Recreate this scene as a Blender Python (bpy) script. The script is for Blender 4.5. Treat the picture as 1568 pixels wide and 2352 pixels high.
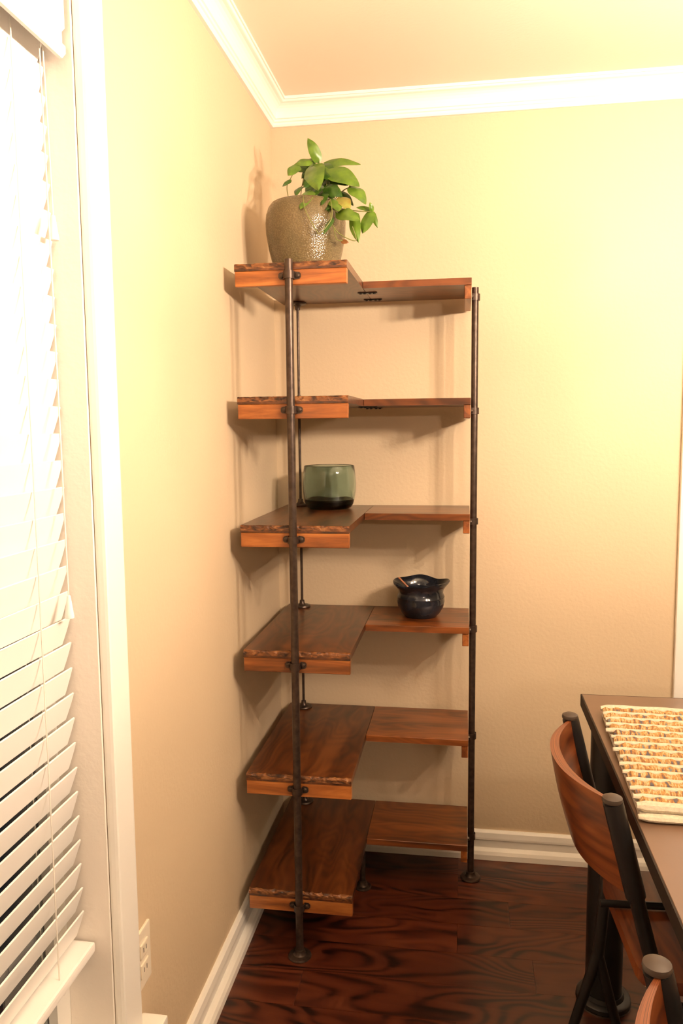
import bpy, bmesh, math, random
from mathutils import Vector, Matrix
PI = math.pi
for o in list(bpy.data.objects): bpy.data.objects.remove(o)
SC = bpy.context.scene
COL = SC.collection
random.seed(7)

# ------------------------------------------------------------------ camera
F_PX = 1803.08                                   # focal length in pixels of the 1568 x 2352 frame
cam_d = bpy.data.cameras.new('camera'); cam = bpy.data.objects.new('camera', cam_d); COL.objects.link(cam)
cam_d.sensor_fit = 'VERTICAL'; cam_d.sensor_height = 36.0; cam_d.lens = F_PX / 2352 * 36.0
cam_d.clip_start = 0.02
R_ = Vector((0.98800688, 0.15410111, -0.00976023)); U_ = Vector((-0.00680529, 0.1066057, 0.99427809)); F_ = Vector((-0.15425985, 0.98228716, -0.10637587))
cam.matrix_world = Matrix(((R_.x, U_.x, -F_.x, 0.6108), (R_.y, U_.y, -F_.y, -2.5303), (R_.z, U_.z, -F_.z, 1.4262), (0, 0, 0, 1)))
SC.camera = cam
# ------------------------------------------------------------------ world (night outside) and exposure
W = bpy.data.worlds.new('night'); SC.world = W; W.use_nodes = True
W.node_tree.nodes['Background'].inputs[0].default_value = (0.05, 0.07, 0.12, 1)
W.node_tree.nodes['Background'].inputs[1].default_value = 0.05
SC.view_settings.view_transform = 'Standard'; SC.view_settings.look = 'None'
SC.view_settings.gamma = 1.0; SC.view_settings.use_curve_mapping = False
SC.view_settings.exposure = 0.0
LAMP_COL = (1.0, 0.775, 0.585, 1)
BULB = 1500.0            # chandelier bulb strength
FILL_BULB = 1200.0           # added fill lamp behind the camera, brightens the window jamb
CH = Vector((1.66, -1.60, 1.765))     # chandelier over the table
CH_FILL = Vector((2.0, -5.1, 1.85))  # position of the added fill lamp, unseen behind the camera

# ------------------------------------------------------------------ material helpers
def new_mat(name):
    m = bpy.data.materials.new(name); m.use_nodes = True
    nt = m.node_tree; return m, nt, nt.nodes['Principled BSDF']
def nd(nt, t, **kw):
    n = nt.nodes.new(t)
    for k, v in kw.items():
        if k in n.inputs: n.inputs[k].default_value = v
        else: setattr(n, k, v)
    return n
def bump(nt, b, height, strength=0.2, dist=0.01):
    n = nd(nt, 'ShaderNodeBump', Strength=strength, Distance=dist)
    nt.links.new(height, n.inputs['Height']); nt.links.new(n.outputs[0], b.inputs['Normal'])
def ramp(nt, fac, stops):
    r = nt.nodes.new('ShaderNodeValToRGB'); e = r.color_ramp.elements
    while len(e) < len(stops): e.new(0.5)
    for el, (p, c) in zip(e, stops): el.position = p; el.color = (*c, 1)
    nt.links.new(fac, r.inputs[0]); return r
def plain(name, col, rough=0.5, metal=0.0, noise=0.0, nscale=40, bmp=0.0, spec=0.5):
    m, nt, b = new_mat(name)
    b.inputs['Base Color'].default_value = (*col, 1); b.inputs['Roughness'].default_value = rough; b.inputs['Metallic'].default_value = metal
    b.inputs['Specular IOR Level'].default_value = spec
    if noise or bmp:
        tc = nd(nt, 'ShaderNodeTexCoord'); n = nd(nt, 'ShaderNodeTexNoise', Scale=nscale, Detail=4.0)
        nt.links.new(tc.outputs['Object'], n.inputs['Vector'])
        if noise:
            r = ramp(nt, n.outputs[0], [(0.3, tuple(c * (1 - noise) for c in col)), (0.7, tuple(min(1, c * (1 + noise)) for c in col))])
            nt.links.new(r.outputs[0], b.inputs['Base Color'])
        if bmp: bump(nt, b, n.outputs[0], bmp, 0.004)
    return m
def wood(name, axis, dark, mid, light, rough=0.35, scale=1.0, contrast=(0.32, 0.5, 0.68), bmp=0.06, rings=0.0, coat=0.0):
    """Grain stretched along one local axis, shifted from board to board."""
    m, nt, b = new_mat(name)
    tc = nd(nt, 'ShaderNodeTexCoord'); oi = nd(nt, 'ShaderNodeObjectInfo')
    add = nd(nt, 'ShaderNodeVectorMath', operation='ADD'); mul = nd(nt, 'ShaderNodeVectorMath', operation='SCALE')
    mul.inputs['Scale'].default_value = 37.0
    cmb = nd(nt, 'ShaderNodeCombineXYZ')
    for i in range(3): nt.links.new(oi.outputs['Random'], cmb.inputs[i])
    nt.links.new(cmb.outputs[0], mul.inputs[0]); nt.links.new(tc.outputs['Object'], add.inputs[0]); nt.links.new(mul.outputs[0], add.inputs[1])
    mp = nd(nt, 'ShaderNodeMapping'); s = [14.0 * scale] * 3; s[axis] = 1.4 * scale; mp.inputs['Scale'].default_value = s
    nt.links.new(add.outputs[0], mp.inputs['Vector'])
    n1 = nd(nt, 'ShaderNodeTexNoise', Scale=1.0, Detail=6.0, Roughness=0.6, Distortion=0.6)
    nt.links.new(mp.outputs[0], n1.inputs['Vector'])
    fac = n1.outputs[0]
    if rings:
        mp2 = nd(nt, 'ShaderNodeMapping'); s2 = [3.2 * scale] * 3; s2[axis] = 0.9 * scale; mp2.inputs['Scale'].default_value = s2
        nt.links.new(add.outputs[0], mp2.inputs['Vector'])
        n2 = nd(nt, 'ShaderNodeTexNoise', Scale=1.5, Detail=2.0, Distortion=0.3); nt.links.new(mp2.outputs[0], n2.inputs['Vector'])
        mm = nd(nt, 'ShaderNodeMath', operation='MULTIPLY'); mm.inputs[1].default_value = 125.0; nt.links.new(n2.outputs[0], mm.inputs[0])
        sn = nd(nt, 'ShaderNodeMath', operation='SINE'); nt.links.new(mm.outputs[0], sn.inputs[0])
        sc = nd(nt, 'ShaderNodeMath', operation='MULTIPLY_ADD'); sc.inputs[1].default_value = rings; nt.links.new(sn.outputs[0], sc.inputs[0]); nt.links.new(n1.outputs[0], sc.inputs[2])
        fac = sc.outputs[0]
    r = ramp(nt, fac, [(contrast[0], dark), (contrast[1], mid), (contrast[2], light)])
    hv = nd(nt, 'ShaderNodeHueSaturation'); mr = nd(nt, 'ShaderNodeMapRange'); mr.inputs[3].default_value = 0.8; mr.inputs[4].default_value = 1.2
    nt.links.new(oi.outputs['Random'], mr.inputs[0]); nt.links.new(mr.outputs[0], hv.inputs['Value']); nt.links.new(r.outputs[0], hv.inputs['Color'])
    nt.links.new(hv.outputs[0], b.inputs['Base Color']); b.inputs['Roughness'].default_value = rough
    b.inputs['Coat Weight'].default_value = coat; b.inputs['Coat Roughness'].default_value = 0.15
    if bmp: bump(nt, b, fac, bmp, 0.004)
    return m

M = {}
M['wall'] = plain('wall paint', (0.60, 0.475, 0.318), 0.75, bmp=0.25, nscale=90)
M['unseen_wall'] = plain('taupe accent paint', (0.28, 0.215, 0.14), 0.75, bmp=0.25, nscale=90)  # made-up darker colour for the unseen walls, reduces bounced light
M['ceil'] = plain('ceiling paint', (0.80, 0.73, 0.60), 0.85, bmp=0.15, nscale=120)
M['trim'] = plain('white trim paint', (0.88, 0.86, 0.80), 0.35)
M['jamb'] = plain('jamb paint', (0.86, 0.80, 0.72), 0.6, bmp=0.15, nscale=90)
M['blind'] = plain('white blind', (0.90, 0.88, 0.84), 0.4)
M['cord'] = plain('white cord', (0.8, 0.77, 0.7), 0.8)
M['plate'] = plain('ivory plastic', (0.82, 0.74, 0.60), 0.35)
M['slot'] = plain('dark slot', (0.05, 0.04, 0.03), 0.6)
M['board_y'] = wood('stained board, grain along y', 1, (0.028, 0.0095, 0.0028), (0.088, 0.0240, 0.0055), (0.145, 0.0440, 0.0100), 0.33, 1.2, rings=0.06, coat=0.25)
M['board_x'] = wood('stained board, grain along x', 0, (0.044, 0.0140, 0.0036), (0.135, 0.0370, 0.0075), (0.205, 0.0600, 0.0125), 0.33, 1.2, rings=0.06, coat=0.25)
M['cleat_x'] = wood('stained pine cleat, grain along x', 0, (0.140, 0.0400, 0.0080), (0.275, 0.0820, 0.0155), (0.400, 0.1370, 0.0300), 0.4, 2.2, (0.36, 0.5, 0.62), coat=0.15)
M['cleat_y'] = wood('stained pine cleat, grain along y', 1, (0.120, 0.0330, 0.0065), (0.250, 0.0720, 0.0135), (0.360, 0.1200, 0.0260), 0.4, 2.2, (0.36, 0.5, 0.62), coat=0.15)
M['plank'] = wood('dark red hardwood plank', 0, (0.0105, 0.0030, 0.0017), (0.0660, 0.0152, 0.0064), (0.1020, 0.0262, 0.0100), 0.30, 1.0, (0.24, 0.44, 0.74), 0.12, rings=0.17, coat=0.1)
m, nt, b = new_mat('worn board edge'); M['chip'] = m
tc = nd(nt, 'ShaderNodeTexCoord'); oi = nd(nt, 'ShaderNodeObjectInfo'); mp = nd(nt, 'ShaderNodeMapping'); mp.inputs['Scale'].default_value = (1.0, 1.0, 2.2); nt.links.new(tc.outputs['Object'], mp.inputs['Vector'])
n = nd(nt, 'ShaderNodeTexNoise', Scale=38.0, Detail=4.0, Distortion=1.0, noise_dimensions='4D'); nt.links.new(mp.outputs[0], n.inputs['Vector'])
mw = nd(nt, 'ShaderNodeMath', operation='MULTIPLY'); mw.inputs[1].default_value = 50.0; nt.links.new(oi.outputs['Random'], mw.inputs[0]); nt.links.new(mw.outputs[0], n.inputs['W'])
r = ramp(nt, n.outputs[0], [(0.36, (0.022, 0.008, 0.003)), (0.46, (0.09, 0.03, 0.008)), (0.56, (0.19, 0.065, 0.016)), (0.70, (0.30, 0.14, 0.05))]); nt.links.new(r.outputs[0], b.inputs['Base Color'])
b.inputs['Roughness'].default_value = 0.45; bump(nt, b, n.outputs[0], 0.6, 0.004)
M['subfloor'] = plain('dark subfloor', (0.02, 0.008, 0.005), 0.6)
M['iron'] = plain('black iron pipe', (0.075, 0.052, 0.040), 0.36, 0.75, noise=0.3, nscale=60)
M['steel'] = plain('black painted steel', (0.018, 0.016, 0.015), 0.38, 0.3)
M['capmetal'] = plain('brown rubber cap', (0.055, 0.038, 0.028), 0.45)
M['bolt'] = plain('bolt head', (0.25, 0.2, 0.16), 0.3, 0.9)
M['table'] = plain('dark brown tabletop', (0.15, 0.088, 0.055), 0.30, noise=0.12, nscale=6)
M['band'] = plain('dark table edge', (0.020, 0.013, 0.009), 0.6, spec=0.2)
M['soil'] = plain('potting soil', (0.04, 0.025, 0.015), 0.9, noise=0.4, nscale=120, bmp=0.5)
M['stem'] = plain('plant stem', (0.17, 0.18, 0.045), 0.5)
M['bulb'], nt, b = new_mat('lit bulb')
b.inputs['Emission Color'].default_value = LAMP_COL; b.inputs['Emission Strength'].default_value = BULB
M['fill_bulb'], nt, b = new_mat('lit bulb, far lamp')
b.inputs['Emission Color'].default_value = LAMP_COL; b.inputs['Emission Strength'].default_value = FILL_BULB
m, nt, b = new_mat('frosted amber dish glass'); M['dish'] = m
tl_ = nd(nt, 'ShaderNodeBsdfTranslucent'); tl_.inputs[0].default_value = (0.75, 0.68, 0.55, 1); df = nd(nt, 'ShaderNodeBsdfDiffuse'); df.inputs[0].default_value = (0.7, 0.64, 0.52, 1)
ms = nd(nt, 'ShaderNodeMixShader'); ms.inputs[0].default_value = 0.28; nt.links.new(df.outputs[0], ms.inputs[1]); nt.links.new(tl_.outputs[0], ms.inputs[2]); nt.links.new(ms.outputs[0], nt.nodes['Material Output'].inputs['Surface'])
M['bronze'] = plain('dark bronze', (0.06, 0.045, 0.035), 0.4, 0.8)
M['shade'] = plain('lamp glass', (0.8, 0.75, 0.65), 0.4)

def leaf_mat(name, c1, c2):
    m, nt, b = new_mat(name)
    tc = nd(nt, 'ShaderNodeTexCoord'); n = nd(nt, 'ShaderNodeTexNoise', Scale=45.0, Detail=3.0); nt.links.new(tc.outputs['Object'], n.inputs['Vector'])
    r = ramp(nt, n.outputs[0], [(0.35, c1), (0.65, c2)]); nt.links.new(r.outputs[0], b.inputs['Base Color'])
    b.inputs['Roughness'].default_value = 0.35; b.inputs['Subsurface Weight'].default_value = 0.0
    return m
M['leaf0'] = leaf_mat('bright green leaf', (0.075, 0.150, 0.011), (0.13, 0.225, 0.020))
M['leaf1'] = leaf_mat('deep green leaf', (0.026, 0.075, 0.007), (0.055, 0.12, 0.012))
M['leaf2'] = leaf_mat('yellowing leaf', (0.22, 0.15, 0.025), (0.26, 0.27, 0.05))
M['leaf3'] = leaf_mat('withered leaf', (0.16, 0.06, 0.015), (0.22, 0.09, 0.025))

# speckled crackle glaze
m, nt, b = new_mat('speckled beige glaze'); M['glaze'] = m
tc = nd(nt, 'ShaderNodeTexCoord'); v = nd(nt, 'ShaderNodeTexVoronoi', Scale=260.0); n = nd(nt, 'ShaderNodeTexNoise', Scale=14.0, Detail=5.0)
nt.links.new(tc.outputs['Object'], v.inputs['Vector']); nt.links.new(tc.outputs['Object'], n.inputs['Vector'])
r1 = ramp(nt, v.outputs['Distance'], [(0.15, (0.19, 0.145, 0.072)), (0.6, (0.135, 0.10, 0.048))])
r2 = ramp(nt, n.outputs[0], [(0.35, (0.75, 0.78, 0.7)), (0.65, (1.05, 1.0, 0.95))])
mx = nd(nt, 'ShaderNodeMix', data_type='RGBA', blend_type='MULTIPLY'); mx.inputs[0].default_value = 1.0
nt.links.new(r1.outputs[0], mx.inputs[6]); nt.links.new(r2.outputs[0], mx.inputs[7]); nt.links.new(mx.outputs[2], b.inputs['Base Color'])
b.inputs['Roughness'].default_value = 0.16; bump(nt, b, v.outputs['Distance'], 0.35, 0.002)
# green glass
m, nt, b = new_mat('sea green glass'); M['glass'] = m
b.inputs['Base Color'].default_value = (0.72, 0.84, 0.80, 1); b.inputs['Transmission Weight'].default_value = 1.0; b.inputs['Roughness'].default_value = 0.02; b.inputs['IOR'].default_value = 1.48
va = nd(nt, 'ShaderNodeVolumeAbsorption', Density=52.0); va.inputs['Color'].default_value = (0.42, 0.60, 0.54, 1)
nt.links.new(va.outputs[0], nt.nodes['Material Output'].inputs['Volume'])
# dark blue-black glaze
m, nt, b = new_mat('blue black glaze'); M['darkglaze'] = m
tc = nd(nt, 'ShaderNodeTexCoord'); n = nd(nt, 'ShaderNodeTexNoise', Scale=22.0, Detail=4.0); nt.links.new(tc.outputs['Object'], n.inputs['Vector'])
r = ramp(nt, n.outputs[0], [(0.4, (0.008, 0.009, 0.011)), (0.7, (0.022, 0.024, 0.034))]); nt.links.new(r.outputs[0], b.inputs['Base Color']); b.inputs['Roughness'].default_value = 0.14
# window glass
m, nt, b = new_mat('window glass'); M['pane'] = m
b.inputs['Base Color'].default_value = (0.9, 0.95, 0.95, 1); b.inputs['Transmission Weight'].default_value = 1.0; b.inputs['Roughness'].default_value = 0.0
# bent ply: the laminations run along the band (mesh attribute 't' counts through its thickness)
m, nt, b = new_mat('bent plywood'); M['ply'] = m
at_ = nd(nt, 'ShaderNodeAttribute', attribute_name='t'); ag = nd(nt, 'ShaderNodeAttribute', attribute_name='grain')
mm = nd(nt, 'ShaderNodeMath', operation='MULTIPLY'); mm.inputs[1].default_value = 2 * PI * 5; nt.links.new(at_.outputs['Fac'], mm.inputs[0])
sn = nd(nt, 'ShaderNodeMath', operation='SINE'); nt.links.new(mm.outputs[0], sn.inputs[0])
mp = nd(nt, 'ShaderNodeMapping'); mp.inputs['Scale'].default_value = (2.0, 16.0, 1.0); nt.links.new(ag.outputs['Vector'], mp.inputs['Vector'])
n = nd(nt, 'ShaderNodeTexNoise', Scale=2.0, Detail=5.0, Distortion=0.8); nt.links.new(mp.outputs[0], n.inputs['Vector'])
ma = nd(nt, 'ShaderNodeMath', operation='MULTIPLY_ADD'); ma.inputs[1].default_value = 0.05; nt.links.new(sn.outputs[0], ma.inputs[0]); nt.links.new(n.outputs[0], ma.inputs[2])
r = ramp(nt, ma.outputs[0], [(0.34, (0.070, 0.016, 0.004)), (0.52, (0.160, 0.040, 0.010)), (0.68, (0.255, 0.074, 0.019))]); nt.links.new(r.outputs[0], b.inputs['Base Color'])
b.inputs['Roughness'].default_value = 0.38; b.inputs['Coat Weight'].default_value = 0.2
# woven mat yarns
M['yarn_cream'] = plain('cream cotton cord', (0.64, 0.58, 0.46), 0.9, noise=0.12, nscale=160, bmp=0.6)
m, nt, b = new_mat('mixed yarn'); M['yarn_mix'] = m
tc = nd(nt, 'ShaderNodeTexCoord'); mp = nd(nt, 'ShaderNodeMapping'); mp.inputs['Scale'].default_value = (150, 40, 40); nt.links.new(tc.outputs['Object'], mp.inputs['Vector'])
oi = nd(nt, 'ShaderNodeObjectInfo'); n = nd(nt, 'ShaderNodeTexNoise', Scale=1.0, Detail=2.0, noise_dimensions='4D'); nt.links.new(mp.outputs[0], n.inputs['Vector'])
mw = nd(nt, 'ShaderNodeMath', operation='MULTIPLY'); mw.inputs[1].default_value = 40.0; nt.links.new(oi.outputs['Random'], mw.inputs[0]); nt.links.new(mw.outputs[0], n.inputs['W'])
r = ramp(nt, n.outputs[0], [(0.30, (0.10, 0.10, 0.12)), (0.38, (0.28, 0.13, 0.05)), (0.44, (0.42, 0.24, 0.08)), (0.51, (0.55, 0.42, 0.24)), (0.57, (0.38, 0.22, 0.08)), (0.66, (0.17, 0.19, 0.21))])
r.color_ramp.interpolation = 'CONSTANT'; nt.links.new(r.outputs[0], b.inputs['Base Color']); b.inputs['Roughness'].default_value = 0.9

# ------------------------------------------------------------------ mesh helpers
def mesh(name, bm, smooth=False):
    bmesh.ops.recalc_face_normals(bm, faces=bm.faces)
    me = bpy.data.meshes.new(name); bm.to_mesh(me); bm.free()
    if smooth:
        for p in me.polygons: p.use_smooth = True
        try: me.set_sharp_from_angle(angle=math.radians(38))
        except Exception: pass
    return me
def obj(name, bm, mat, parent=None, loc=None, smooth=False):
    me = bm if isinstance(bm, bpy.types.Mesh) else mesh(name, bm, smooth)
    if mat is not None and not me.materials: me.materials.append(mat)
    o = bpy.data.objects.new(name, me); COL.objects.link(o)
    if parent: o.parent = parent
    if loc is not None: o.location = loc
    return o
def tag(o, label, cat, group=None):
    o['label'] = label; o['category'] = cat
    if group: o['group'] = group
    return o
def thing(name, label, cat, loc=(0, 0, 0), rotz=0.0, group=None):
    o = bpy.data.objects.new(name, None); COL.objects.link(o); o.location = loc; o.rotation_euler = (0, 0, rotz); o.empty_display_size = 0.05
    return tag(o, label, cat, group)
def struct(name, bm, mat, smooth=False, label=None):
    o = obj(name, bm, mat, None, None, smooth); o['kind'] = 'structure'
    if label: o['label'] = label
    return o
def box(bm, x0, x1, y0, y1, z0, z1, bev=0.0, seg=2):
    vs = bmesh.ops.create_cube(bm, size=1.0)['verts']
    for v in vs: v.co = Vector(((x0 + x1) / 2 + v.co.x * (x1 - x0), (y0 + y1) / 2 + v.co.y * (y1 - y0), (z0 + z1) / 2 + v.co.z * (z1 - z0)))
    if bev:
        es = list({e for v in vs for e in v.link_edges}); bmesh.ops.bevel(bm, geom=es, offset=bev, segments=seg, affect='EDGES', profile=0.7)
    return bm
def B(*a, **k): return box(bmesh.new(), *a, **k)
def lathe(bm, prof, seg=32, c=(0, 0, 0), close=False, fn=None):
    rings = []
    for (r, z) in prof:
        if r < 1e-6: rings.append([bm.verts.new((c[0], c[1], c[2] + z))])
        else:
            ring = []
            for i in range(seg):
                a = 2 * PI * i / seg; p = Vector((r * math.cos(a), r * math.sin(a), z))
                if fn: p = fn(p, a)
                ring.append(bm.verts.new((c[0] + p.x, c[1] + p.y, c[2] + p.z)))
            rings.append(ring)
    pr = list(zip(rings, rings[1:]))
    if close: pr.append((rings[-1], rings[0]))
    for a, b_ in pr:
        for i in range(seg):
            j = (i + 1) % seg
            if len(a) == 1 and len(b_) == 1: continue
            if len(a) == 1: bm.faces.new((a[0], b_[i], b_[j]))
            elif len(b_) == 1: bm.faces.new((a[i], a[j], b_[0]))
            else: bm.faces.new((a[i], a[j], b_[j], b_[i]))
    return bm
def tube(bm, pts, r, seg=12, cap=True):
    pts = [Vector(p) for p in pts]; n = len(pts); rr = r if isinstance(r, (list, tuple)) else [r] * n
    t0 = (pts[1] - pts[0]).normalized(); u = t0.orthogonal().normalized(); rings = []
    for i, p in enumerate(pts):
        t = ((pts[min(i + 1, n - 1)] - pts[max(i - 1, 0)])).normalized()
        u = (u - t * u.dot(t)).normalized(); w = t.cross(u)
        rings.append([bm.verts.new(p + (u * math.cos(2 * PI * k / seg) + w * math.sin(2 * PI * k / seg)) * rr[i]) for k in range(seg)])
    for a, b_ in zip(rings, rings[1:]):
        for i in range(seg): bm.faces.new((a[i], a[(i + 1) % seg], b_[(i + 1) % seg], b_[i]))
    if cap: bm.faces.new(rings[0]); bm.faces.new(rings[-1])
    return bm
def smooth_path(pts, n=6):
    pts = [Vector(p) for p in pts]; out = []
    for i in range(len(pts) - 1):
        p0, p1, p2, p3 = pts[max(i - 1, 0)], pts[i], pts[i + 1], pts[min(i + 2, len(pts) - 1)]
        for k in range(n):
            t = k / n
            out.append(0.5 * ((2 * p1) + (p2 - p0) * t + (2 * p0 - 5 * p1 + 4 * p2 - p3) * t * t + (3 * p1 - p0 - 3 * p2 + p3) * t ** 3))
    return out + [pts[-1]]
def sweep_corner(bm, prof, path, closed_prof=True):
    """prof: (out, z) pairs; path: list of (point, outward mitre vector)."""
    rings = [[bm.verts.new((p[0] + d[0] * u, p[1] + d[1] * u, z)) for (u, z) in prof] for p, d in path]
    k = len(prof)
    for a, b_ in zip(rings, rings[1:]):
        for i in range(k if closed_prof else k - 1): bm.faces.new((a[i], a[(i + 1) % k], b_[(i + 1) % k], b_[i]))
    bm.faces.new(rings[0]); bm.faces.new(rings[-1])
    return bm

# ------------------------------------------------------------------ room shell
H = 2.44; RX = 7.0; RY = -7.0
WY0, WY1, WZ0, WZ1 = -2.41, -1.31, 0.288, 2.16       # window opening
TH = 0.14
bm = bmesh.new()
box(bm, -TH, 0, WY1, TH, 0, H); box(bm, -TH, 0, RY - TH, WY0, 0, H); box(bm, -TH, 0, WY0, WY1, 0, WZ0); box(bm, -TH, 0, WY0, WY1, WZ1, H)
struct('wall_left', bm, M['wall'])
bm = bmesh.new(); DX0, DX1, DZ = 1.335, 2.15, 2.04
box(bm, 0, DX0, 0, TH, 0, H); box(bm, DX1, RX, 0, TH, 0, H); box(bm, DX0, DX1, 0, TH, DZ, H)
struct('wall_back', bm, M['wall'])
struct('wall_right', B(RX, RX + TH, RY - TH, TH, 0, H), M['unseen_wall'])
struct('wall_front', B(0, RX, RY - TH, RY, 0, H), M['unseen_wall'])
struct('ceiling', B(-TH, RX + TH, RY - TH, TH, H, H + 0.1), M['ceil'])
fl = struct('floor', B(-TH, RX + TH, RY - TH, TH, -0.1, -0.012), M['subfloor'])
# planks: rows run along x
PW = 0.127; rr = random.Random(3)
plank_mesh = {}
def plank(L):
    if L not in plank_mesh:
        plank_mesh[L] = mesh('plank', B(0, L - 0.0006, -PW / 2 + 0.0003, PW / 2 - 0.0003, -0.012, 0)); plank_mesh[L].materials.append(M['plank'])
    return plank_mesh[L]
row = 0; y = -PW / 2
while y > RY + PW / 2:
    x = -rr.choice([0.15, 0.35, 0.55, 0.75]) ; first = True
    while x < RX - 0.05:
        L = rr.choice([0.75, 0.95, 1.15, 1.35])
        if x + L > 0:
            xs = max(x, 0.0); xe = min(x + L, RX); Lq = round(xe - xs, 2)
            if Lq > 0.04: obj('plank', plank(Lq), None, fl, (xs, y, 0))
        x += L
    y -= PW; row += 1
# crown moulding, mitred round the room corner
cp = [(0, H - 0.071), (0.009, H - 0.071), (0.012, H - 0.066), (0.012, H - 0.060), (0.016, H - 0.058), (0.017, H - 0.052), (0.021, H - 0.050)]
for i in range(7):
    a = i / 6 * PI / 2; cp.append((0.021 + 0.030 * (1 - math.cos(a)), H - 0.050 + 0.036 * math.sin(a)))
cp += [(0.053, H - 0.013), (0.056, H - 0.009), (0.060, H - 0.009), (0.060, H - 0.0005), (0, H - 0.0005)]
struct('trim_1', sweep_corner(bmesh.new(), cp, [((0, RY), (1, 0)), ((0, 0), (1, -1)), ((RX, 0), (0, -1))]), M['trim'], label='white crown moulding along wall tops')
# baseboards
bp = [(0, 0.093), (0.006, 0.093), (0.012, 0.086), (0.015, 0.070), (0.015, 0.064), (0.011, 0.060), (0.011, 0.036), (0.016, 0.034), (0.024, 0.028), (0.029, 0.018), (0.030, 0.001), (0, 0.001)]
struct('baseboard_left', sweep_corner(bmesh.new(), bp, [((0, RY), (1, 0)), ((0, 0), (1, -1))]), M['trim'])
struct('baseboard_back', sweep_corner(bmesh.new(), bp, [((0, 0), (1, -1)), ((1.262, 0), (0, -1))]), M['trim'])
# door in the back wall
CASE = 0.073
d = struct('door_1', B(DX0 + 0.015, DX1 - 0.015, 0.02, 0.055, 0.008, DZ - 0.01), M['trim'], label='white door at right end of back wall')
for z0, z1 in ((0.15, 0.95), (1.05, 1.9)):
    for x0, x1 in ((DX0 + 0.12, DX0 + 0.37), (DX0 + 0.45, DX0 + 0.70)): obj('panel', B(x0, x1, 0.012, 0.0205, z0, z1, bev=0.004), M['trim'], d)
obj('casing', B(DX0 - CASE, DX0, -0.019, -0.0005, 0, DZ + CASE, bev=0.005), M['trim'], d); obj('casing', B(DX1, DX1 + CASE, -0.019, -0.0005, 0, DZ + CASE, bev=0.005), M['trim'], d)
obj('casing', B(DX0, DX1, -0.019, -0.0005, DZ, DZ + CASE, bev=0.005), M['trim'], d)
obj('jamb', B(DX0 + 0.0005, DX0 + 0.014, 0, TH, 0, DZ - 0.0005), M['trim'], d); obj('jamb', B(DX1 - 0.014, DX1 - 0.0005, 0, TH, 0, DZ - 0.0005), M['trim'], d)
bm = bmesh.new(); lathe(bm, [(0, -0.05), (0.02, -0.048), (0.027, -0.035), (0.02, -0.02), (0.009, -0.014), (0.009, 0.0)], 20)
for v in bm.verts: v.co = Vector((DX1 - 0.08 + v.co.x, 0.02 + v.co.z, 0.95 + v.co.y))
obj('knob', bm, M['bronze'], d, smooth=True)
# window in the left wall
w = struct('window_1', B(-TH + 0.02, -TH + 0.06, WY0 + 0.0005, WY1 - 0.0005, WZ0 + 0.0005, WZ0 + 0.06), M['trim'], label='tall window behind white blinds')
for z0, z1 in ((WZ1 - 0.06, WZ1 - 0.0005), (1.20, 1.25)): obj('sash_rail', B(-TH + 0.02, -TH + 0.06, WY0 + 0.0005, WY1 - 0.0005, z0, z1), M['trim'], w)
for y0, y1 in ((WY0 + 0.0005, WY0 + 0.05), (WY1 - 0.05, WY1 - 0.0005)): obj('sash_stile', B(-TH + 0.0205, -TH + 0.0595, y0, y1, WZ0 + 0.06, WZ1 - 0.06), M['trim'], w)
for z0, z1 in ((WZ0 + 0.06, 1.20), (1.25, WZ1 - 0.06)): obj('pane', B(-TH + 0.037, -TH + 0.043, WY0 + 0.05, WY1 - 0.05, z0, z1), M['pane'], w)
JT = 0.006
for y0, y1 in ((WY1 - JT, WY1 - 0.0005), (WY0 + 0.0005, WY0 + JT)): obj('jamb', B(-TH + 0.06, 0.001, y0, y1, WZ0 + 0.012, WZ1 - 0.001), M['jamb'], w)
obj('head_jamb', B(-TH + 0.06, 0.001, WY0 + JT, WY1 - JT, WZ1 - JT, WZ1 - 0.001), M['jamb'], w)
CB = dict(bev=0.006)
obj('casing', B(0.0005, 0.020, WY1, WY1 + CASE, WZ0 + 0.014, WZ1 + CASE, **CB), M['trim'], w); obj('casing', B(0.0005, 0.020, WY0 - CASE, WY0, WZ0 + 0.014, WZ1 + CASE, **CB), M['trim'], w)
obj('head_casing', B(0.0005, 0.020, WY0, WY1, WZ1, WZ1 + CASE, **CB), M['trim'], w)
obj('stool', B(-TH + 0.06, 0.052, WY0 + 0.001, WY1 - 0.001, WZ0 - 0.008, WZ0 + 0.014, bev=0.004), M['trim'], w)
obj('stool_horn', B(0.0006, 0.052, WY1 - 0.002, WY1 + CASE + 0.042, WZ0 - 0.008, WZ0 + 0.0138, bev=0.004), M['trim'], w); obj('stool_horn', B(0.0006, 0.052, WY0 - CASE - 0.055, WY0 + 0.002, WZ0 - 0.008, WZ0 + 0.0138, bev=0.004), M['trim'], w)
obj('apron', B(0.0005, 0.018, WY0 - CASE, WY1 + CASE, WZ0 - 0.085, WZ0 - 0.009, bev=0.004), M['trim'], w)
# outlet beside the window
o = thing('wall_outlet', 'ivory outlet cover plate low on wall beside window casing', 'outlet', (0, -1.195, 0.415))
obj('cover_plate', B(0.0005, 0.007, -0.035, 0.035, -0.058, 0.058, bev=0.003), M['plate'], o)
for s in (-1, 1):
    k = obj('socket', B(0.0066, 0.0105, -0.017, 0.017, s * 0.02 - 0.014, s * 0.02 + 0.014, bev=0.003), M['plate'], o)
    for yy in (-0.006, 0.006): obj('slot', B(0.0100, 0.0108, yy - 0.001, yy + 0.001, s * 0.02 - 0.004, s * 0.02 + 0.005), M['slot'], k)

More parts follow.
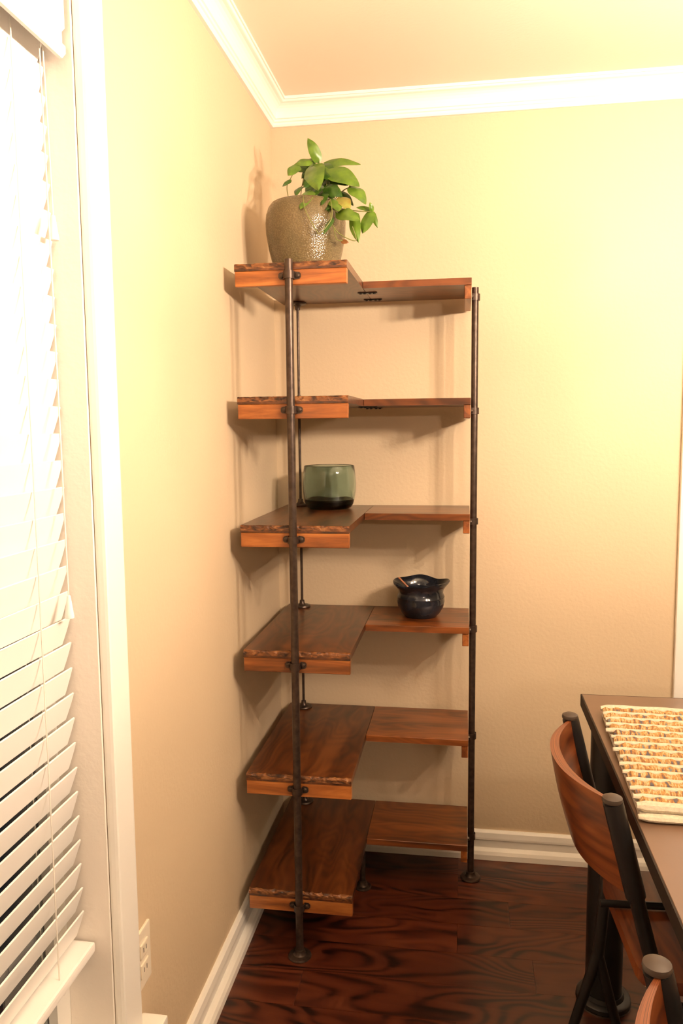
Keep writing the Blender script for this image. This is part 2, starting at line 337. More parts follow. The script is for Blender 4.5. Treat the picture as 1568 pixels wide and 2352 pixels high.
# ------------------------------------------------------------------ window blind
BX = -0.052; BY0, BY1 = WY0 + 0.016, WY1 - 0.012; PITCH = 0.0438
bl = thing('window_blind', 'white horizontal slat blind hanging in the tall window', 'blind', (BX, (BY0 + BY1) / 2, 0.5)); BC = Vector(bl.location)
def L(bm):
    for v in bm.verts: v.co -= BC
    return bm
# valance with moulded face, hung in front of the slats
vp = [(-0.024, 2.145), (-0.024, 2.010), (-0.016, 2.001), (-0.010, 2.001), (-0.004, 2.007), (-0.004, 2.018), (-0.009, 2.022), (-0.009, 2.040), (-0.004, 2.044), (-0.004, 2.112), (0.002, 2.120), (0.002, 2.145)]
bm = bmesh.new(); sweep_corner(bm, vp, [((0, BY0 + 0.002), (1, 0)), ((0, BY1 - 0.003), (1, 0))]); obj('valance', L(bm), M['blind'], bl)
obj('headrail', L(B(-0.080, -0.034, BY0, BY1 - 0.002, 2.085, 2.145)), M['blind'], bl)
SL = BY1 - BY0; SW = 0.051; tilt = math.radians(19)
bm = bmesh.new(); n = 4; T = 0.0028
for side in (0, 1):
    for i in range(n + 1):
        s = (i / n - 0.5) * SW; crown = 0.0006 * (1 - (2 * i / n - 1) ** 2) + (T / 2 if side else -T / 2)
        for yy in (-SL / 2, SL / 2): bm.verts.new((s * math.sin(tilt) + crown * math.cos(tilt), yy, s * math.cos(tilt) - crown * math.sin(tilt)))
bm.verts.ensure_lookup_table(); V = lambda sd, i, e: bm.verts[sd * 2 * (n + 1) + 2 * i + e]
for i in range(n):
    bm.faces.new((V(0, i, 0), V(0, i, 1), V(0, i + 1, 1), V(0, i + 1, 0))); bm.faces.new((V(1, i, 0), V(1, i, 1), V(1, i + 1, 1), V(1, i + 1, 0)))
    for e in (0, 1): bm.faces.new((V(0, i, e), V(0, i + 1, e), V(1, i + 1, e), V(1, i, e)))
for i in (0, n): bm.faces.new((V(0, i, 0), V(0, i, 1), V(1, i, 1), V(1, i, 0)))
slat_me = mesh('slat', bm, True); slat_me.materials.append(M['blind'])
z = 0.565; nz = 0
while z < 2.05:
    s = obj('slat', slat_me, None, bl, (0, 0, z - BC.z)); s.rotation_euler = (0, 0.02 * math.sin(nz * 2.3), 0); z += PITCH; nz += 1
obj('bottom_rail', L(B(-0.080, -0.024, BY0, BY1, 0.515, 0.533, bev=0.005)), M['blind'], bl)
for yy in (BY1 - 0.10, (BY0 + BY1) / 2, BY0 + 0.10):
    bm = bmesh.new(); tube(bm, [(-0.0375, yy, 0.53), (-0.0375, yy, 2.09)], 0.0012, 6); tube(bm, [(-0.0665, yy, 0.53), (-0.0665, yy, 2.09)], 0.0012, 6); obj('ladder_cord', L(bm), M['cord'], bl)
    obj('rail_button', L(lathe(bmesh.new(), [(0, 0.509), (0.007, 0.509), (0.009, 0.515), (0, 0.5155)], 14, (-0.035, yy, 0))), M['blind'], bl)
def pull(yy, xx, zt):
    k = obj('pull_cord', L(tube(bmesh.new(), [(xx, yy, 2.09), (xx + 0.004, yy, 1.6 if zt < 1.5 else 1.9), (xx + 0.006, yy, zt + 0.04)], 0.0013, 6)), M['cord'], bl)
    obj('tassel', L(lathe(bmesh.new(), [(0, zt + 0.046), (0.003, zt + 0.044), (0.0045, zt + 0.032), (0.006, zt + 0.02), (0.0075, zt + 0.01), (0.007, zt + 0.007), (0, zt + 0.007)], 14, (xx + 0.006, yy, 0))), M['blind'], k, smooth=True)
pull(BY1 - 0.028, -0.030, 1.715); pull(BY1 - 0.036, -0.030, 1.115)

# ------------------------------------------------------------------ corner shelf
XG, XL, XR, YB, YF, YR = 0.0355, 0.3225, 0.6273, -0.0145, -0.5685, -0.2636
ZS = [1.8389, 1.5078, 1.1771, 0.8444, 0.5042, 0.1754]; BT = 0.019; CLH = 0.038
sh = thing('corner_shelf', 'six-tier corner shelf of stained wood boards on black iron pipe posts', 'shelf', (XL, YR, 0)); SO = Vector(sh.location)
def S(bm):
    for v in bm.verts: v.co -= SO
    return bm
def rough_board(x0, x1, y0, y1, zt, edge, rnd):
    """A board whose show edge is worn: an uneven chipped chamfer. edge 'y' = front edge at y0."""
    bm = bmesh.new(); n = 44; rows = []
    for i in range(n + 1):
        x = x0 + (x1 - x0) * i / n
        c1 = 0.0025 + abs(rnd.gauss(0, 0.0028)) if edge else 0.0015; c2 = 0.003 + abs(rnd.gauss(0, 0.003)) if edge else 0.0015
        j = rnd.uniform(0, 0.0012) if edge else 0
        c1, c2 = min(c1, 0.010), min(c2, 0.010)
        rows.append([bm.verts.new(p) for p in ((x, y1, zt - BT), (x, y1, zt), (x, y0 + c1 * 1.3, zt), (x, y0 + c1 * 0.6, zt - c2 * 0.35), (x, y0 + j, zt - c2), (x, y0, zt - BT * 0.72), (x, y0, zt - BT))])
    for a, b_ in zip(rows, rows[1:]):
        for k in range(7):
            fc = bm.faces.new((a[k], a[(k + 1) % 7], b_[(k + 1) % 7], b_[k])); fc.material_index = 1 if (edge and k in (2, 3, 4)) else 0
    bm.faces.new(rows[0]); bm.faces.new(rows[-1]); return bm
POST_L = Vector((0.1782, YF - 0.0115, 0)); POST_R = Vector((XR + 0.0115, -0.1375, 0)); ROD = Vector((0.088, -0.052, 0)); LEG = Vector((0.306, -0.236, 0))
PR = 0.0102
def centre(bm):
    c = sum((v.co for v in bm.verts), Vector()) / len(bm.verts)
    for v in bm.verts: v.co -= c
    return c
for k, zt in enumerate(ZS):
    rnd = random.Random(50 + k)
    bm = rough_board(XG, XL - 0.0006, YF, YB, zt, True, rnd); c = centre(bm); lb = obj('shelf_board', bm, M['board_y'], sh, c - SO); lb.data.materials.append(M['chip'])
    bm = rough_board(XL + 0.0006, XR, YR, YB, zt, False, rnd); c2 = centre(bm); rb = obj('shelf_board', bm, M['board_x'], sh, c2 - SO)
    bm = B(XG + 0.001, XL - 0.001, YF + 0.0006, YF + 0.0195, zt - BT - CLH, zt - BT - 0.0002, bev=0.0015, seg=1); q = centre(bm); obj('cleat', bm, M['cleat_x'], lb, q - c)
    bm = B(XR - 0.0195, XR - 0.0006, YR + 0.004, YB - 0.004, zt - BT - CLH, zt - BT - 0.0002, bev=0.0015, seg=1); q = centre(bm); obj('cleat', bm, M['cleat_y'], rb, q - c2)
    # mending plates that tie the two boards together from below
    for (yy, xo) in ((-0.19, 0.004), (-0.065, 0.006)):
        bm = B(XL - 0.028 + xo, XL + 0.028 + xo, yy - 0.007, yy + 0.007, zt - BT - 0.0024, zt - BT - 0.0002)
        for t in (-0.02, -0.008, 0.008, 0.02): lathe(bm, [(0, -0.003), (0.004, -0.002), (0.0045, 0)], 8, (XL + xo + t, yy, zt - BT - 0.0024))
        for v in bm.verts: v.co -= c
        obj('mending_plate', bm, M['steel'], lb)
def strap(bm, p, along, z):
    """Two-hole pipe strap round a post; ears lie on the cleat along 'along'."""
    a = Vector(along); nrm = Vector((-a.y, a.x, 0)) if abs(a.x) > .5 else Vector((1, 0, 0))
    if abs(a.x) > .5: nrm = Vector((0, -1, 0))
    base = Vector((p.x, p.y, z)) - nrm * 0.0113
    hw = 0.0095; path = []
    for (t, h) in ((-0.0285, 0.0012), (-0.025, 0.0012), (-0.0135, 0.0012)): path.append((t, h))
    for i in range(9):
        an = PI - PI * i / 8; path.append((0.0125 * math.cos(an), 0.0113 + 0.0125 * math.sin(an)))
    for (t, h) in ((0.0135, 0.0012), (0.025, 0.0012), (0.0285, 0.0012)): path.append((t, h))
    vs = []
    for (t, h) in path:
        for off in (0.0, 0.0015):
            hh = h + (off if abs(t) > 0.0128 else 0); tt = t * (1 + (off / 0.0125 if abs(t) <= 0.0128 else 0)); hh = hh if abs(t) > 0.0128 else 0.0113 + (h - 0.0113) * (1 + off / 0.0125)
            ww = hw if abs(t) < 0.024 else (hw * 0.85 if abs(t) < 0.027 else hw * 0.4)
            for s in (-1, 1): vs.append(bm.verts.new(base + a * tt + nrm * hh + Vector((0, 0, s * ww))))
    n = len(path)
    for i in range(n - 1):
        q = vs[4 * i:4 * i + 4]; r2 = vs[4 * i + 4:4 * i + 8]
        for (u, v_) in ((0, 1), (1, 3), (3, 2), (2, 0)): bm.faces.new((q[u], q[v_], r2[v_], r2[u]))
    bm.faces.new((vs[0], vs[1], vs[3], vs[2])); bm.faces.new((vs[-4], vs[-3], vs[-1], vs[-2]))
    return base, a, nrm
def flange(bm, x, y, z, up=1, R=0.031, r=0.0135):
    return lathe(bm, [(0, 0), (R, 0), (R + 0.0008, up * 0.002), (R - 0.001, up * 0.006), (r + 0.005, up * 0.008), (r + 0.001, up * 0.013), (r, up * 0.022), (r - 0.002, up * 0.023), (0, up * 0.023)], 28, (x, y, z))
def flange_part(post, x, y, z, up=1, R=0.031, r=0.0135):
    f = obj('floor_flange', S(flange(bmesh.new(), x, y, z, up, R, r)), M['iron'], post, smooth=True)
    return f
pl = obj('pipe_post', S(tube(bmesh.new(), [(POST_L.x, POST_L.y, 0.004), (POST_L.x, POST_L.y, 1.842)], PR, 20)), M['iron'], sh, smooth=True)
prt = obj('pipe_post', S(tube(bmesh.new(), [(POST_R.x, POST_R.y, 0.004), (POST_R.x, POST_R.y, 1.832)], PR, 20)), M['iron'], sh, smooth=True)
flange_part(pl, POST_L.x, POST_L.y, 0.0003); flange_part(prt, POST_R.x, POST_R.y, 0.0003)
for post, P, al in ((pl, POST_L, (1, 0, 0)), (prt, POST_R, (0, 1, 0))):
    for zt in ZS:
        zc = zt - BT - CLH * 0.42; bm = bmesh.new(); base, a, nrm = strap(bm, P, al, zc); st = obj('pipe_strap', S(bm), M['iron'], post, smooth=True)
        for s in (-1, 1):
            c = base + a * (0.0195 * s) + nrm * 0.0026
            obj('strap_screw', S(tube(bmesh.new(), [c, c + nrm * 0.003, c + nrm * 0.0045], [0.0068, 0.0062, 0.0032], 10)), M['iron'], post, smooth=True)
# thin pipe in the corner, in sections between flanges
for k in range(6):
    zb = ZS[k + 1] if k < 5 else 0.0; ztop = ZS[k] - BT
    rp = obj('corner_pipe', S(tube(bmesh.new(), [(ROD.x, ROD.y, zb + 0.002), (ROD.x, ROD.y, ztop - 0.002)], 0.0042, 12)), M['iron'], sh, smooth=True)
    flange_part(rp, ROD.x, ROD.y, zb + 0.0003, 1, 0.027, 0.0075); flange_part(rp, ROD.x, ROD.y, ztop - 0.0003, -1, 0.027, 0.0075)
lg = obj('support_leg', S(tube(bmesh.new(), [(LEG.x, LEG.y, 0.004), (LEG.x, LEG.y, ZS[5] - BT - 0.004)], 0.0085, 16)), M['iron'], sh, smooth=True)
flange_part(lg, LEG.x, LEG.y, 0.0003, 1, 0.026, 0.0115)

# ------------------------------------------------------------------ potted plant on the top shelf
PC = Vector((0.176, -0.345, ZS[0] + 0.0005))
pp = thing('potted_pothos', 'trailing green pothos in round speckled beige ceramic pot on top shelf', 'plant', PC)
pot = [(0, 0.0), (0.078, 0.0), (0.083, 0.004), (0.092, 0.035), (0.102, 0.075), (0.1085, 0.115), (0.110, 0.145), (0.108, 0.165), (0.102, 0.183), (0.094, 0.194), (0.090, 0.196), (0.086, 0.193), (0.090, 0.180), (0.100, 0.150), (0.099, 0.11), (0.09, 0.06), (0.08, 0.012), (0, 0.010)]
obj('pot', lathe(bmesh.new(), pot, 56), M['glaze'], pp, smooth=True)
obj('soil', lathe(bmesh.new(), [(0, 0.176), (0.04, 0.178), (0.075, 0.174), (0.0895, 0.170), (0.0895, 0.160), (0, 0.160)], 32), M['soil'], pp)
LEAVES = [((0.212, -0.33, 2.152), (0.184, -0.34, 2.211), 0.028, 0), ((0.234, -0.33, 2.147), (0.331, -0.36, 2.127), 0.023, 0), ((0.243, -0.36, 2.121), (0.333, -0.4, 2.06), 0.051, 0), ((0.206, -0.37, 2.128), (0.231, -0.44, 2.042), 0.054, 0), ((0.191, -0.33, 2.152), (0.143, -0.33, 2.147), 0.027, 0), ((0.158, -0.35, 2.136), (0.134, -0.37, 2.106), 0.031, 0), ((0.195, -0.31, 2.159), (0.142, -0.3, 2.139), 0.032, 1), ((0.183, -0.3, 2.143), (0.159, -0.31, 2.115), 0.021, 1), ((0.214, -0.34, 2.138), (0.258, -0.38, 2.084), 0.048, 1), ((0.308, -0.38, 2.064), (0.35, -0.4, 2.013), 0.036, 0), ((0.203, -0.41, 2.049), (0.185, -0.46, 1.992), 0.035, 0), ((0.239, -0.38, 2.067), (0.287, -0.4, 2.034), 0.033, 1), ((0.276, -0.36, 2.059), (0.312, -0.37, 2.019), 0.023, 1), ((0.282, -0.4, 2.033), (0.309, -0.43, 1.989), 0.032, 2), ((0.278, -0.42, 1.988), (0.34, -0.46, 1.957), 0.033, 0), ((0.318, -0.4, 1.989), (0.332, -0.42, 1.91), 0.029, 0), ((0.363, -0.39, 1.994), (0.341, -0.41, 1.935), 0.033, 0), ((0.365, -0.39, 1.996), (0.36, -0.4, 2.017), 0.012, 0), ((0.365, -0.39, 1.994), (0.379, -0.39, 1.953), 0.014, 0), ((0.36, -0.38, 2.003), (0.321, -0.38, 2.011), 0.012, 0), ((0.139, -0.36, 2.097), (0.118, -0.37, 2.079), 0.011, 1), ((0.172, -0.38, 2.071), (0.165, -0.42, 2.036), 0.019, 1), ((0.207, -0.34, 2.09), (0.179, -0.36, 2.062), 0.034, 1), ((0.228, -0.36, 2.062), (0.256, -0.43, 1.991), 0.036, 1), ((0.27, -0.37, 2.031), (0.248, -0.44, 1.991), 0.026, 1), ((0.19, -0.3, 2.133), (0.159, -0.3, 2.099), 0.022, 1), ((0.269, -0.455, 1.964), (0.246, -0.465, 1.925), 0.014, 1), ((0.287, -0.42, 1.917), (0.306, -0.42, 1.911), 0.014, 3), ((0.24, -0.33, 2.1), (0.213, -0.35, 2.049), 0.036, 1), ((0.214, -0.32, 2.114), (0.264, -0.33, 2.08), 0.039, 1), ((0.222, -0.37, 2.075), (0.205, -0.42, 2.03), 0.034, 1), ((0.246, -0.37, 2.075), (0.268, -0.41, 2.03), 0.036, 1), ((0.235, -0.39, 2.05), (0.238, -0.44, 2.005), 0.03, 1), ((0.256, -0.36, 2.10), (0.30, -0.38, 2.07), 0.04, 1), ((0.262, -0.40, 2.03), (0.285, -0.45, 1.985), 0.032, 0), ((0.20, -0.33, 2.10), (0.172, -0.35, 2.08), 0.03, 1)]
def leaf(b0, tip, wid, rnd):
    b0 = Vector(b0) - PC; tip = Vector(tip) - PC; ax = tip - b0; Ln = ax.length; ax.normalize()
    face = Vector((rnd.uniform(-.35, .35), -1, rnd.uniform(0.15, 0.7))); side = ax.cross(face).normalized(); nrm = side.cross(ax).normalized()
    if nrm.y > 0: nrm = -nrm
    bm = bmesh.new(); n, mcols = 10, 6; rows = []; arch = rnd.uniform(0.06, 0.16) * Ln; cup = rnd.uniform(0.15, 0.35)
    for i in range(n + 1):
        t = i / n
        hw = 0.5 * wid * (2.0 * (max(t, 0.0) ** 0.45) * (1 - t) ** 0.85 * 1.32 if 0 < t < 1 else 0.0)
        row = []
        for j in range(mcols + 1):
            s = 2 * j / mcols - 1
            lobe = -0.10 * Ln * (abs(s) ** 1.5) * max(0, 1 - t * 3.2)
            p = b0 + ax * (t * Ln + lobe) + side * (s * max(hw, 0.0004)) + nrm * (arch * math.sin(PI * t) - cup * abs(s) * hw + 0.04 * wid * math.sin(t * 9 + s * 2))
            row.append(bm.verts.new(p))
        rows.append(row)
    for a, c in zip(rows, rows[1:]):
        for j in range(mcols): bm.faces.new((a[j], a[j + 1], c[j + 1], c[j]))
    ret = bmesh.ops.extrude_face_region(bm, geom=bm.faces[:])
    for v in [g for g in ret['geom'] if isinstance(g, bmesh.types.BMVert)]: v.co -= nrm * 0.0005
    return bm
rl = random.Random(11)
LN = {2: 'yellowing leaf', 3: 'withered brown leaf'}
for (b0, tip, wid, kd) in LEAVES:
    lo = obj('leaf', leaf(b0, tip, wid, rl), M['leaf%d' % kd], pp, smooth=True)
    if kd in LN: lo['label'] = LN[kd]
STEMS = [[(0.137, -0.34, 2.02), (0.124, -0.34, 2.082), (0.136, -0.34, 2.11), (0.153, -0.34, 2.135)], [(0.155, -0.33, 2.02), (0.166, -0.33, 2.097), (0.186, -0.33, 2.131)],
 [(0.19, -0.40, 2.03), (0.192, -0.452, 2.025), (0.198, -0.462, 1.992), (0.214, -0.464, 1.96), (0.233, -0.464, 1.927)], [(0.25, -0.40, 2.03), (0.262, -0.44, 2.015), (0.268, -0.458, 1.97), (0.254, -0.464, 1.944), (0.236, -0.466, 1.926)],
 [(0.258, -0.43, 1.99), (0.268, -0.445, 1.95), (0.291, -0.44, 1.926), (0.326, -0.43, 1.914), (0.317, -0.43, 1.95)], [(0.226, -0.34, 2.02), (0.22, -0.34, 2.098), (0.213, -0.33, 2.152)], [(0.234, -0.34, 2.02), (0.242, -0.34, 2.097), (0.235, -0.33, 2.146)],
 [(0.24, -0.36, 2.02), (0.283, -0.37, 2.058), (0.308, -0.38, 2.064)], [(0.245, -0.37, 2.02), (0.319, -0.39, 2.0), (0.363, -0.39, 1.995)], [(0.221, -0.34, 2.02), (0.207, -0.35, 2.09), (0.204, -0.37, 2.128)], [(0.24, -0.38, 2.02), (0.264, -0.415, 2.0), (0.278, -0.42, 1.988)], [(0.268, -0.43, 1.95), (0.275, -0.43, 1.92), (0.29, -0.42, 1.917)],
 [(0.225, -0.35, 2.02), (0.238, -0.36, 2.08), (0.243, -0.36, 2.121)], [(0.245, -0.38, 2.02), (0.29, -0.40, 2.01), (0.318, -0.40, 1.989)]]
for s in STEMS: obj('stem', tube(bmesh.new(), [p - PC for p in smooth_path(s)], 0.0013, 6), M['stem'], pp, smooth=True)

# ------------------------------------------------------------------ green glass vase on the third shelf
vp_ = [(0, 0.0), (0.060, 0.0), (0.068, 0.004), (0.074, 0.014), (0.079, 0.030), (0.0825, 0.055), (0.083, 0.080), (0.081, 0.108), (0.078, 0.132), (0.0768, 0.1335), (0.0755, 0.132), (0.0780, 0.108), (0.0797, 0.080), (0.0790, 0.055), (0.073, 0.030), (0.060, 0.020), (0.03, 0.017), (0, 0.0165)]
def ribs(p, a):
    k = 1 + 0.006 * math.sin(11 * a) * min(1, max(0, (p.z - 0.03) / 0.03)) * min(1, max(0, (0.13 - p.z) / 0.03)); return Vector((p.x * k, p.y * k, p.z))
v_ = obj('glass_vase', lathe(bmesh.new(), vp_, 88, fn=ribs), M['glass'], None, (0.196, -0.128, ZS[2] + 0.0006), True)
tag(v_, 'squat sea green glass vase on the shelf above the dark pot', 'vase')

# ------------------------------------------------------------------ dark ruffled pot and its stick on the fourth shelf
KP = Vector((0.480, -0.135, ZS[3] + 0.0006))
def ruffle(p, a):
    k = max(0.0, (p.z - 0.072) / 0.034); k = min(1, k)
    f = 1 + k * (0.035 * math.cos(2 * a + 0.2) + 0.025 * math.sin(5 * a + 1.0)); dip = -0.014 * k * math.exp(-((a - 4.05) / 0.38) ** 2)
    return Vector((p.x * f, p.y * f, p.z + k * (0.003 * math.cos(3 * a + 0.6) + 0.0025 * math.sin(5 * a)) + dip))
pp2 = [(0, 0), (0.048, 0), (0.051, 0.003), (0.061, 0.015), (0.070, 0.032), (0.0735, 0.048), (0.0725, 0.060), (0.0735, 0.062), (0.072, 0.066), (0.0685, 0.074), (0.0695, 0.084), (0.076, 0.095), (0.083, 0.104), (0.085, 0.109), (0.082, 0.111), (0.073, 0.100), (0.065, 0.084), (0.0635, 0.074), (0.067, 0.058), (0.066, 0.040), (0.055, 0.018), (0.03, 0.007), (0, 0.006)]
tag(obj('ruffled_pot', lathe(bmesh.new(), pp2, 60, fn=ruffle), M['darkglaze'], None, KP, True), 'round dark blue-black glazed pot with ruffled flaring rim', 'pot')
st = obj('wooden_stick', tube(bmesh.new(), [(0.045, -0.008, -0.082), (0.0, 0, 0), (-0.028, 0.006, 0.028)], [0.004, 0.0035, 0.0028], 10), M['cleat_x'], None, KP + Vector((-0.040, -0.004, 0.091)), True)
tag(st, 'thin brown wooden stick leaning in the ruffled dark pot', 'stick')

# ------------------------------------------------------------------ dining table
TX0, TX1, TY0, TY1, TZ, TT = 0.909, 1.86, -2.30, -0.507, 0.742, 0.030
tb = thing('dining_table', 'dark brown dining table with round black pipe legs', 'table', ((TX0 + TX1) / 2, (TY0 + TY1) / 2, 0)); TO = Vector(tb.location)
def T_(bm):
    for v in bm.verts: v.co -= TO
    return bm
obj('tabletop', T_(B(TX0 + 0.003, TX1 - 0.003, TY0 + 0.003, TY1 - 0.003, TZ - TT, TZ, bev=0.001, seg=1)), M['table'], tb)
for a in ((TX0, TX0 + 0.003, TY0, TY1), (TX1 - 0.003, TX1, TY0, TY1), (TX0 + 0.003, TX1 - 0.003, TY0, TY0 + 0.003), (TX0 + 0.003, TX1 - 0.003, TY1 - 0.003, TY1)): obj('edge_band', T_(B(*a, TZ - TT, TZ - 0.0004)), M['band'], tb)
for lx in (TX0 + 0.052, TX1 - 0.052):
    for ly in (TY1 - 0.128, TY0 + 0.128):
        lg = obj('leg', T_(tube(bmesh.new(), [(lx, ly, 0.02), (lx, ly, TZ - TT - 0.0005)], 0.044, 32)), M['steel'], tb, smooth=True)
        obj('foot_flange', T_(lathe(bmesh.new(), [(0, 0.004), (0.064, 0.004), (0.066, 0.007), (0.065, 0.016), (0.062, 0.019), (0.05, 0.021), (0.046, 0.03), (0, 0.03)], 36, (lx, ly, 0))), M['steel'], lg, smooth=True)
        obj('glide_ring', T_(lathe(bmesh.new(), [(0, 0.0003), (0.0655, 0.0003), (0.0655, 0.0042), (0, 0.0042)], 36, (lx, ly, 0))), M['bolt'], lg, smooth=True)

# ------------------------------------------------------------------ folded woven placemat
MO = Vector((0.922, -0.905, TZ + 0.0003)); MLEN = 0.46; MDEP = 0.492
mt = thing('placemat', 'folded cream and ochre ribbed woven mat on the dining table', 'placemat', MO, math.radians(-2.2))
NR = 14; rp = MDEP / NR
def cord_bm(r, twist, seed, rz=0.72):
    rnd = random.Random(seed); bm = bmesh.new(); n = 64 if twist else 30; ph = rnd.uniform(0, 6); pts = []; rad = []
    x0 = rnd.uniform(-0.006, 0.004); rings = []; sg = 8
    for i in range(n + 1):
        t = i / n; x = x0 + (MLEN - x0) * t
        rr_ = r * (1 + (0.24 * math.sin(t * 2 * PI * n / 4.0 + ph) if twist else 0.05 * math.sin(t * 30 + ph))); wob = 0.0012 * math.sin(t * 11 + ph)
        if i in (0, n): rr_ *= 0.6
        rings.append([bm.verts.new((x, wob + rr_ * math.cos(2 * PI * k / sg), rr_ * rz * math.sin(2 * PI * k / sg))) for k in range(sg)])
    for a, c in zip(rings, rings[1:]):
        for k in range(sg): bm.faces.new((a[k], a[(k + 1) % sg], c[(k + 1) % sg], c[k]))
    bm.faces.new(rings[0]); bm.faces.new(rings[-1]); return bm
ZL = 0.0185
obj('under_layer', B(0.004, MLEN, -MDEP / 2 - 0.006, MDEP / 2 - 0.004, 0.0, 0.012, bev=0.005), M['yarn_cream'], mt)
for i in range(NR + 1):
    yy = MDEP / 2 - i * rp
    obj('cream_cord', cord_bm(0.0085 if 0 < i < NR else 0.0125, False, i), M['yarn_cream'], mt, (0, yy, ZL), True)
    if i < NR: obj('mixed_cord', cord_bm(0.0115, True, 100 + i), M['yarn_mix'], mt, (0.006, yy - rp / 2, ZL - 0.0005), True)
obj('folded_hem', cord_bm(0.0115, False, 77, 0.55), M['yarn_cream'], mt, (0.004, -MDEP / 2 - 0.014, 0.0068), True)

# ------------------------------------------------------------------ dining chairs
LEAN = 0.24; ZT = 0.79
def make_chair(label, loc, rz):
    t = thing('dining_chair', label, 'chair', loc, rz, 'dining chairs along the table')
    for s in (1, -1):
        yy = 0.195 * s
        path = smooth_path([(0.0, yy, ZT), (0.048, yy, 0.59), (0.082, yy, 0.45), (0.080, yy, 0.36), (0.070, yy, 0.232)], 6)
        p = obj('back_post', tube(bmesh.new(), path, 0.0132, 14), M['steel'], t, smooth=True)
        sl = obj('sleeve', tube(bmesh.new(), [(0.0 - 0.002, yy, ZT - 0.004), (0.0405, yy, ZT - 0.172)], 0.0175, 16), M['steel'], p, smooth=True)
        bm = bmesh.new(); lathe(bm, [(0, 0.012), (0.010, 0.0115), (0.0165, 0.008), (0.0175, 0.003), (0.0165, 0.0), (0, 0)], 24, (-0.003, yy, ZT - 0.003)); obj('post_cap', bm, M['capmetal'], p, smooth=True)
        for dx in (-0.066, 0.062): obj('foot', tube(bmesh.new(), [(0.070, yy, 0.238), (0.070 + dx * 0.5, yy, 0.12), (0.070 + dx, yy, 0.002)], [0.0125, 0.0115, 0.011], 12), M['steel'], p, smooth=True)
        obj('front_leg', tube(bmesh.new(), [(0.43, yy * 0.9, 0.425), (0.445, yy * 0.95, 0.002)], 0.012, 12), M['steel'], t, smooth=True)
        obj('side_rail', tube(bmesh.new(), [(0.083, yy, 0.415), (0.43, yy * 0.9, 0.415)], 0.009, 12), M['steel'], t, smooth=True)
    obj('seat_bar', tube(bmesh.new(), [(0.035, 0.035, 0.459), (0.44, 0.035, 0.459)], 0.0075, 12), M['steel'], t, smooth=True)
    # seat panel with rounded corners
    bm = bmesh.new(); out = []; x0, x1, hw, rc = 0.062, 0.455, 0.178, 0.05
    for (cx, cy, a0) in ((x1 - rc, hw - rc, 0), (x0 + rc, hw - rc, PI / 2), (x0 + rc, -hw + rc, PI), (x1 - rc, -hw + rc, 1.5 * PI)):
        for i in range(7): a = a0 + i / 6 * PI / 2; out.append((cx + rc * math.cos(a), cy + rc * math.sin(a)))
    lo = [bm.verts.new((x, y, 0.4255)) for x, y in out]; hi = [bm.verts.new((x, y, 0.4495)) for x, y in out]; bm.faces.new(lo); bm.faces.new(hi)
    for i in range(len(out)): bm.faces.new((lo[i], lo[(i + 1) % len(out)], hi[(i + 1) % len(out)], hi[i]))
    tl = bm.faces.layers  # noqa
    me = mesh('seat', bm); me.attributes.new('grain', 'FLOAT_VECTOR', 'POINT'); me.attributes.new('t', 'FLOAT', 'POINT'); a1 = me.attributes['grain']
    for v in me.vertices: a1.data[v.index].vector = (v.co.y, v.co.x * 1.0, 0)
    obj('seat', me, M['ply'], t)
    # bent plywood backrest
    bm = bmesh.new(); n, mz, th = 28, 8, 0.019; BH = 0.174; vv = {}; att = {}
    for side in (0, 1):
        for i in range(n + 1):
            a = -1 + 2 * i / n
            for j in range(mz + 1):
                h = j / mz; zz = ZT - h * BH - 0.004
                bulge = 0.064 * (1 - abs(a) ** 2.2); nx = -(th / 2) * (1 if side == 0 else -1)
                off = 0.004 * math.sin(PI * h)
                slope = 0.064 * 2.2 * abs(a) ** 1.2 * (1 if a > 0 else -1) / 0.192
                nl = math.sqrt(1 + slope * slope)
                p = Vector((-bulge + LEAN * (ZT - zz) - off + nx / nl, a * 0.192 + (nx * -slope / nl) * 0 , zz)); p.y += (-nx) * slope / nl * -1
                vv[(side, i, j)] = bm.verts.new(p); att[(side, i, j)] = (side, a, h)
    order = list(vv.keys()); bm.verts.index_update()
    for i in range(n):
        for j in range(mz):
            for sd in (0, 1): bm.faces.new([vv[(sd, i, j)], vv[(sd, i + 1, j)], vv[(sd, i + 1, j + 1)], vv[(sd, i, j + 1)]])
        for j in (0, mz): bm.faces.new([vv[(0, i, j)], vv[(0, i + 1, j)], vv[(1, i + 1, j)], vv[(1, i, j)]])
    for j in range(mz):
        for i in (0, n): bm.faces.new([vv[(0, i, j)], vv[(0, i, j + 1)], vv[(1, i, j + 1)], vv[(1, i, j)]])
    me = mesh('backrest', bm, True); me.attributes.new('grain', 'FLOAT_VECTOR', 'POINT'); me.attributes.new('t', 'FLOAT', 'POINT'); a1 = me.attributes['grain']; a2 = me.attributes['t']
    for idx, k in enumerate(order):
        a1.data[idx].vector = (att[k][1] * 0.25, att[k][2] * 0.2 + att[k][0] * 0.5, 0); a2.data[idx].value = att[k][0]
    obj('backrest', me, M['ply'], t)
    return t
make_chair('bent plywood dining chair on black posts, farther one nearest the corner shelf', (0.857, -1.000, 0), math.radians(3))
make_chair('bent plywood dining chair nearest the camera, cut off by the picture edge', (0.856, -1.8145, 0), math.radians(4))

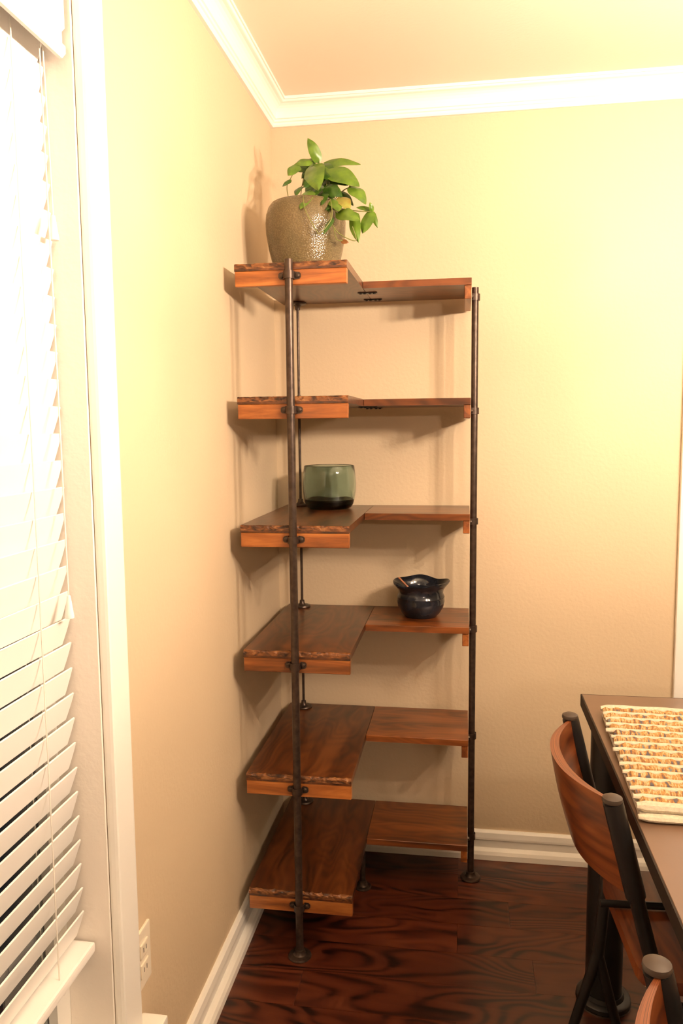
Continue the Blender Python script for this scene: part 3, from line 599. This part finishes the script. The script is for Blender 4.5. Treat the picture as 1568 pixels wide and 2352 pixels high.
# ------------------------------------------------------------------ lamps
def lamp(name, label, c, bulbmat, nb, R, group=None):
    t = thing(name, label, 'chandelier', (c.x, c.y, H), 0, group)
    z0 = c.z - H
    obj('canopy', lathe(bmesh.new(), [(0, -0.0005), (0.06, -0.0005), (0.062, -0.008), (0.04, -0.025), (0.012, -0.03), (0, -0.03)], 24), M['bronze'], t, smooth=True)
    obj('rod', tube(bmesh.new(), [(0, 0, -0.028), (0, 0, z0 + 0.06)], 0.006, 10), M['bronze'], t, smooth=True)
    obj('hub', lathe(bmesh.new(), [(0, z0 + 0.07), (0.02, z0 + 0.065), (0.03, z0 + 0.04), (0.02, z0 + 0.01), (0, z0)], 20), M['bronze'], t, smooth=True)
    for i in range(nb):
        a = 2 * PI * i / nb + 0.5; ex, ey = R * math.cos(a), R * math.sin(a)
        ar = obj('arm', tube(bmesh.new(), smooth_path([(0, 0, z0 + 0.04), (ex * 0.5, ey * 0.5, z0 - 0.005), (ex * 0.95, ey * 0.95, z0 + 0.01), (ex, ey, z0 + 0.05)], 5), 0.005, 8), M['bronze'], t, smooth=True)
        obj('socket', lathe(bmesh.new(), [(0, z0 + 0.045), (0.014, z0 + 0.047), (0.016, z0 + 0.085), (0, z0 + 0.085)], 14, (ex, ey, 0)), M['bronze'], ar, smooth=True)
        obj('glass_dish', lathe(bmesh.new(), [(0.0145, z0 + 0.070), (0.035, z0 + 0.072), (0.052, z0 + 0.078), (0.060, z0 + 0.088), (0.0625, z0 + 0.088), (0.054, z0 + 0.074), (0.036, z0 + 0.068), (0.0145, z0 + 0.066)], 28, (ex, ey, 0), close=True), M['dish'], ar, smooth=True)
        obj('bulb', lathe(bmesh.new(), [(0, z0 + 0.086), (0.012, z0 + 0.088), (0.024, z0 + 0.115), (0.026, z0 + 0.133), (0.019, z0 + 0.153), (0, z0 + 0.161)], 20, (ex, ey, 0)), bulbmat, ar, smooth=True)
    return t
lamp('chandelier', 'dark bronze chandelier of bare bulbs hanging over the dining table', CH, M['bulb'], 5, 0.24)
lamp('chandelier', 'unseen fill lamp added behind the camera, built as a dark bronze chandelier', CH_FILL, M['fill_bulb'], 3, 0.14)
